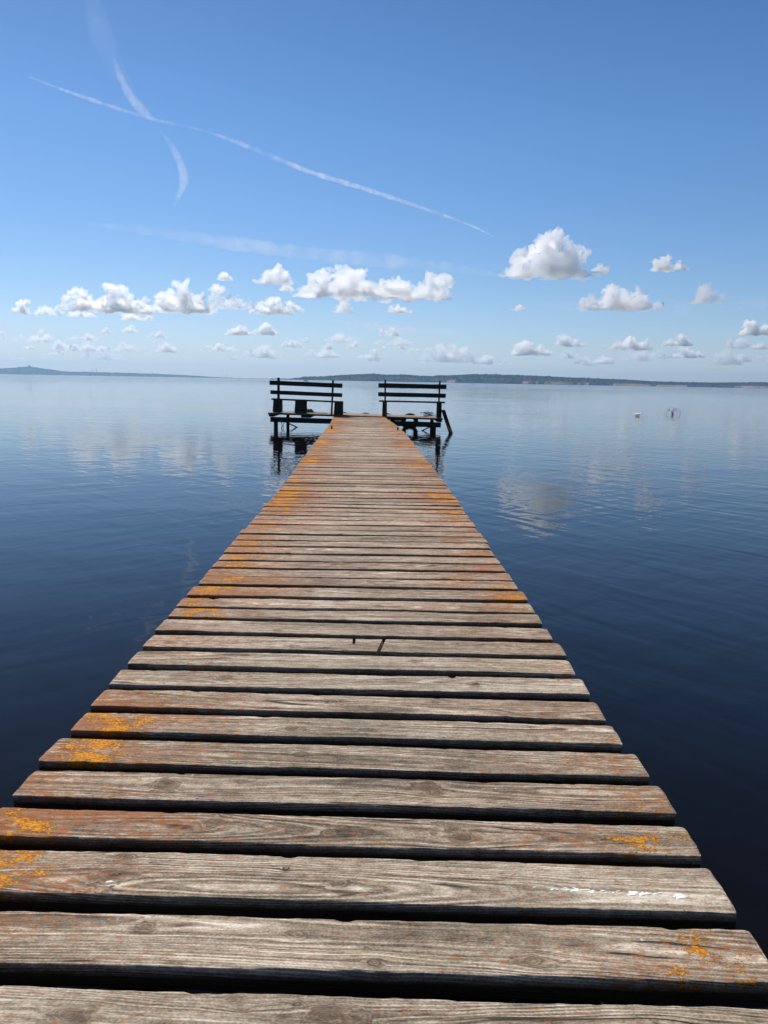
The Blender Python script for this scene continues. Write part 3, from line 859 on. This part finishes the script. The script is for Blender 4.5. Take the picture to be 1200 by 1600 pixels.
# ------------------------------------------------------------------ air
s = NT('lake_haze')
pv = s.n('ShaderNodeVolumePrincipled', {'Color': C4(.42, .70, 1.0), 'Density': 1.6e-4, 'Anisotropy': .35})
s.t.links.new(pv.outputs[0], s.out.inputs['Volume'])
bm = bmesh.new(); bmesh.ops.create_cube(bm, size=1)
bmesh.ops.transform(bm, matrix=Matrix.Translation((0, 1800, 49)) @ Matrix.Diagonal((11600, 9200, 106, 1)), verts=bm.verts)
o = from_bm('haze', bm, s.m); o['kind'] = 'stuff'; o['label'] = 'thin blue air over the lake'

# ------------------------------------------------------------------ clouds
def cloud_mat(dens, aniso=.78, grey=1.0):
    s = NT('cloud_vapour')
    v = s.n('ShaderNodeVolumePrincipled', {'Color': C4(grey, grey, grey), 'Density': dens, 'Anisotropy': aniso})
    s.t.links.new(v.outputs[0], s.out.inputs['Volume'])
    return s.m

CLOUD_BASE = 900.0
def cloud(px0, px1, yt, yb, tau, lumps, label, group='fair-weather clouds', seed=0, D=None, soft=0.0):
    rr = random.Random(seed)
    xm = (px0 + px1) / 2; hor = horizon_y(xm)
    d = ray(xm, yb); dh = math.hypot(d[0], d[1]); el = d[2] / dh
    if D is None: D = min(CLOUD_BASE / max(el, .02), 26000)
    u = np.array([d[0], d[1], 0]) / dh; side = np.array([u[1], -u[0], 0])
    pxm = D / F_PX / dh * 1.0 * math.hypot(1, 0)          # metres per photo pixel there
    base = CAM + np.array([u[0], u[1], 0]) * D + np.array([0, 0, el * D])
    w = (px1 - px0) * pxm; h = (yb - yt) * pxm
    bm = bmesh.new()
    cols = [(0, 0, 0)]
    for (lx, lh, lw) in lumps:          # position along 0..1, height share, width share
        nb = max(3, int(6 * lw / .3))
        R0 = lw * w * .5; H0 = lh * h
        for k in range(int(nb * 2.4)):
            t = rr.random() ** 1.2
            zz = H0 * t * .86
            spread = R0 * math.sqrt(max(.05, 1 - t)) * .95
            x = (lx - .5) * w + rr.uniform(-1, 1) * spread
            y = rr.uniform(-1, 1) * R0 * .6
            rad = min(R0 * .8, H0 * rr.uniform(.16, .30) + R0 * .06) * (1.1 - .35 * t)
            cols.append((x, zz, rad))
            m = Matrix.Translation((x, y, max(zz, rad * .35))) @ Matrix.Diagonal((rad * rr.uniform(1.0, 1.5), rad, rad * rr.uniform(.75, 1.0), 1))
            bmesh.ops.create_icosphere(bm, subdivisions=2, radius=1, matrix=m)
    me = bpy.data.meshes.new('cloud'); bm.to_mesh(me); bm.free()
    tmp = bpy.data.objects.new('tmp', me); col.objects.link(tmp)
    md = tmp.modifiers.new('r', 'REMESH'); md.mode = 'VOXEL'
    md.voxel_size = max(w, h * 2) / (46 if (px1 - px0) < 75 else 92)
    dg = bpy.context.evaluated_depsgraph_get(); ev = tmp.evaluated_get(dg)
    m2 = bpy.data.meshes.new_from_object(ev)
    bpy.data.objects.remove(tmp); bpy.data.meshes.remove(me)
    nv = len(m2.vertices); co = np.empty(nv * 3, np.float32); m2.vertices.foreach_get('co', co); co = co.reshape(-1, 3)
    nr_ = np.empty(nv * 3, np.float32); m2.vertices.foreach_get('normal', nr_) if False else m2.vertex_normals.foreach_get('vector', nr_); nr_ = nr_.reshape(-1, 3)
    off = Vector((seed * 3.1, seed * 1.7, seed * .9))
    ref = h * .55
    for i in range(nv):
        p = Vector(co[i]) / ref
        n1 = mnoise.turbulence(p * 1.6 + off, 4, False, noise_basis='PERLIN_ORIGINAL', amplitude_scale=.55, frequency_scale=2.1)
        n2 = mnoise.noise(p * 7 + off)
        co[i] += nr_[i] * ref * (.40 * (n1 - .36) + .11 * n2)
    # level, ragged base
    z = co[:, 2]; low = h * .06
    co[:, 2] = np.where(z < low, low + (z - low) * .30, z)
    m2.vertices.foreach_set('co', co.ravel()); m2.update()
    m2.materials.clear()
    lowness = float(np.interp(yb, [480, 525], [0, 1]))
    o = link_mesh('cloud', m2, cloud_mat(tau * (1.25 + .1 * lowness) / h, .78 - .25 * lowness))
    o.matrix_world = Matrix(((side[0], u[0], 0, base[0]), (side[1], u[1], 0, base[1]), (0, 0, 1, base[2]), (0, 0, 0, 1)))
    tag(o, label, 'cloud', group)
    return o

BIG = [
 (780, 930, 360, 435, 9, [(.55, 1.0, .42), (.25, .62, .40), (.80, .66, .36), (.5, .5, .9)], 'largest single cumulus, tall rounded white heap right of centre'),
 (922, 957, 411, 424, 3, [(.4, .9, .7), (.7, .6, .5)], 'small wisp trailing from the right foot of the largest cumulus'),
 (460, 712, 412, 468, 8, [(.22, .95, .34), (.42, .95, .34), (.10, .6, .25), (.62, .62, .3), (.85, .85, .30), (.5, .45, .95)], 'broad long white cumulus bank above the gap between the benches'),
 (92, 240, 438, 489, 8, [(.62, 1.0, .36), (.25, .72, .42), (.85, .6, .3), (.5, .42, .9)], 'white cumulus bank with a peaked right half, at the left of the sky'),
 (243, 338, 440, 489, 8, [(.40, 1.0, .5), (.75, .72, .45), (.2, .7, .4), (.5, .5, .9)], 'cumulus with a grey flat base, right neighbour of the peaked left bank'),
 (326, 402, 440, 484, 5, [(.18, .95, .35), (.5, .6, .45), (.8, .4, .45)], 'ragged slanting cloud descending to the right above the left bench'),
 (392, 476, 462, 492, 6, [(.4, 1.0, .5), (.75, .75, .45), (.15, .6, .4)], 'low white cloud at the lower end of the ragged slanting cloud'),
 (402, 456, 415, 445, 5, [(.6, 1.0, .6), (.25, .8, .5)], 'small white cloud just left of the broad central bank'),
 (437, 458, 443, 455, 3, [(.5, 1, .9)], 'tiny puff under the left end of the broad central bank'),
 (25, 98, 468, 493, 5, [(.22, 1, .4), (.6, .6, .5), (.85, .6, .35)], 'thin white cloud nearest the left border, below the cumulus banks'),
 (103, 152, 484, 495, 2.5, [(.4, 1, .7), (.75, .7, .5)], 'flat faint shred under the left end of the peaked left bank'),
 (183, 241, 487, 501, 3, [(.35, 1, .6), (.8, .8, .4)], 'flat shred below the grey base of the peaked left bank'),
 (339, 363, 425, 438, 4, [(.5, 1, .9), (.3, .7, .5)], 'tiny lone white puff high above the left bench'),
 (1010, 1071, 400, 424, 6, [(.45, 1, .6), (.2, .8, .4), (.78, .7, .45)], 'small compact white cloud, highest one at the right'),
 (900, 1026, 442, 486, 6, [(.45, 1.0, .35), (.7, .85, .42), (.2, .6, .38), (.9, .5, .25), (.5, .45, .9)], 'wide pale cumulus under and right of the largest one'),
 (1079, 1130, 441, 475, 3.6, [(.4, 1.0, .6), (.75, .6, .5)], 'soft greyish cloud at the right, level with the wide pale cumulus'),
 (1153, 1206, 499, 524, 6, [(.35, 1, .55), (.75, .8, .5)], 'bright cloud cut by the right border of the sky'),
 (515, 553, 469, 490, 2.5, [(.55, 1, .7), (.3, .6, .5)], 'faint grey puff under the middle of the broad central bank'),
 (600, 646, 474, 489, 3, [(.4, 1, .7), (.75, .7, .5)], 'flat little cloud under the right half of the broad central bank'),
 (800, 824, 475, 486, 2.5, [(.5, 1, .9)], 'tiny faint puff left of the wide pale cumulus'),
 (352, 393, 507, 524, 4, [(.6, 1, .6), (.25, .7, .5)], 'left lump of a low cloud pair above the left bench'),
 (394, 436, 505, 524, 4, [(.5, 1, .7), (.2, .7, .4)], 'right lump of a low cloud pair above the left bench'),
 (795, 864, 531, 556, 5, [(.35, 1, .5), (.7, .7, .5), (.5, .5, .9)], 'low white cumulus over the hills, first one right of the right bench'),
 (865, 913, 521, 542, 4, [(.3, 1, .5), (.72, .7, .5)], 'low cloud over the hills between two wider low cumuli'),
 (950, 1016, 523, 548, 5, [(.55, 1, .5), (.2, .6, .4), (.82, .7, .4)], 'low white cumulus over the right hills, below the wide pale cumulus'),
 (1039, 1079, 521, 541, 4, [(.6, 1, .6), (.25, .7, .5)], 'low small cloud over the right hills below the soft greyish cloud'),
]
for k, (a, b, c_, d_, tau, lp, lab) in enumerate(BIG):
    cloud(a, b, c_, d_, tau, lp, lab, seed=k + 1)
SMALL = [(1137, 1166, 527, 545), (1172, 1199, 534, 546), (1040, 1096, 544, 560), (1115, 1164, 546, 571), (660, 736, 539, 567), (745, 791, 556, 570), (385, 431, 540, 560), (442, 469, 531, 543),
         (318, 369, 537, 549), (480, 531, 545, 560), (542, 566, 534, 546), (577, 601, 547, 565), (85, 119, 534, 547), (128, 162, 536, 548), (195, 218, 509, 520), (160, 179, 513, 522), (235, 259, 518, 528),
         (615, 633, 537, 546), (594, 621, 512, 525), (470, 486, 527, 536), (220, 271, 537, 551), (0, 13, 517, 530), (506, 526, 537, 547), (36, 53, 538, 546), (872, 905, 548, 560), (905, 960, 556, 569), (700, 716, 543, 552)]
_r = random.Random(77)
for k in range(22):
    xx = _r.uniform(20, 1190); ww = _r.uniform(16, 60); yy_ = _r.uniform(528, 566) + 10 * (xx / 1200)
    SMALL.append((xx - ww / 2, xx + ww / 2, yy_ - ww * _r.uniform(.18, .32), yy_))
for k, (a, b, c_, d_) in enumerate(SMALL):
    rr = random.Random(500 + k); wd = b - a
    lp = [(rr.uniform(.3, .7), 1.0, .55), (.2, rr.uniform(.5, .9), .4), (.8, rr.uniform(.5, .9), .4)]
    if wd < 25: lp = lp[:2]
    a -= wd * .10; b += wd * .10; c_ -= (d_ - c_) * .15
    cloud(a, b, c_, d_, rr.uniform(1.8, 3.2) if k < 27 else rr.uniform(.9, 1.8), lp, 'small faint white puff of cloud low above the horizon', 'small puffs low above the horizon', seed=100 + k)

# contrails and the thin veil
def trail(name, label, pts, radii_px, tau, alt, cat='contrail', n=10, flat=1.0, seed=0, sub=14):
    rr = random.Random(seed)
    P, Rd = [], []
    xs_ = [p[0] for p in pts]
    for i in range(len(pts) - 1):
        for k in range(sub):
            t = k / sub
            x = pts[i][0] * (1 - t) + pts[i + 1][0] * t; y = pts[i][1] * (1 - t) + pts[i + 1][1] * t
            # smooth the corners a little with a Catmull-Rom blend
            p0 = pts[max(i - 1, 0)]; p3 = pts[min(i + 2, len(pts) - 1)]
            h = lambda a, b, c, d: .5 * ((2 * b) + (-a + c) * t + (2 * a - 5 * b + 4 * c - d) * t * t + (-a + 3 * b - 3 * c + d) * t ** 3)
            x = h(p0[0], pts[i][0], pts[i + 1][0], p3[0]); y = h(p0[1], pts[i][1], pts[i + 1][1], p3[1])
            d = ray(x, y); D = (alt - CAM_H) / d[2]
            rp = radii_px[i] * (1 - t) + radii_px[i + 1] * t
            P.append(CAM + d * D); Rd.append(rp * D * np.linalg.norm(d) / F_PX * (1 + .18 * rr.uniform(-1, 1)))
    bm = bmesh.new(); tube(bm, P, Rd, 12)
    if flat != 1.0:
        pass
    mean_r = sum(Rd) / len(Rd)
    s = NT('ice_trail')
    G = s.n('ShaderNodeNewGeometry').outputs['Position']
    f = s.noise(G, 1 / (mean_r * 3.2), 4, .65); f2 = s.noise(G, 1 / (mean_r * 16), 2, .5)
    dn = s.math('MULTIPLY', s.step(f, .22, .80), s.step(f2, .25, .70, .15, 1.25))
    dn = s.math('MULTIPLY', dn, tau / mean_r)
    v = s.n('ShaderNodeVolumePrincipled', {'Color': C4(1, 1, 1), 'Density': dn, 'Anisotropy': .3})
    s.t.links.new(v.outputs[0], s.out.inputs['Volume'])
    o = from_bm(name, bm, s.m, None, True)
    tag(o, label, cat, 'condensation trails in the blue sky')
    return o
trail('contrail', 'long thin white contrail sloping down from upper left to the largest cumulus',
      [(45, 120), (120, 148), (230, 184), (320, 205), (390, 230), (480, 267), (570, 295), (660, 325), (730, 350), (772, 370)], [1, 2.4, 2.6, 1.3, 3.4, 3.6, 3.2, 2.6, 2, .8], .19, 5000, seed=1)
trail('contrail', 'upper half of the broken contrail at upper left, above the long one',
      [(176, 84), (186, 115), (202, 148), (222, 172), (244, 190)], [1, 4, 6, 6, 1.5], .065, 5200, seed=2)
trail('contrail', 'lower half of the broken contrail at upper left, hooking downward below the long one',
      [(250, 205), (268, 228), (282, 256), (287, 284), (272, 322)], [1, 4.5, 6, 6, 1.5], .065, 5200, seed=6)
trail('cirrus_streak', 'very faint broad plume rising to the top border at upper left',
      [(138, -20), (155, 40), (175, 95), (215, 160)], [10, 16, 14, 4], .016, 5200, 'cirrus', seed=7)
trail('cirrus_streak', 'faint flat cirrus streak stretching from the left to above the broad central bank',
      [(120, 348), (240, 362), (360, 380), (470, 395), (600, 408), (700, 418), (780, 430)], [2, 7, 10, 10, 10, 8, 2], .15, 5000, 'cirrus', seed=3)
trail('cirrus_streak', 'faint low cirrus streak under the broad central bank',
      [(520, 500), (570, 509), (640, 516), (720, 518)], [1.5, 6, 7, 1.5], .18, 3500, 'cirrus', seed=4)
trail('cirrus_streak', 'faint cirrus streak level with the wide pale cumulus at the right',
      [(840, 476), (920, 480), (1010, 478), (1100, 482), (1210, 474)], [2, 8, 10, 10, 7], .15, 3500, 'cirrus', seed=5)
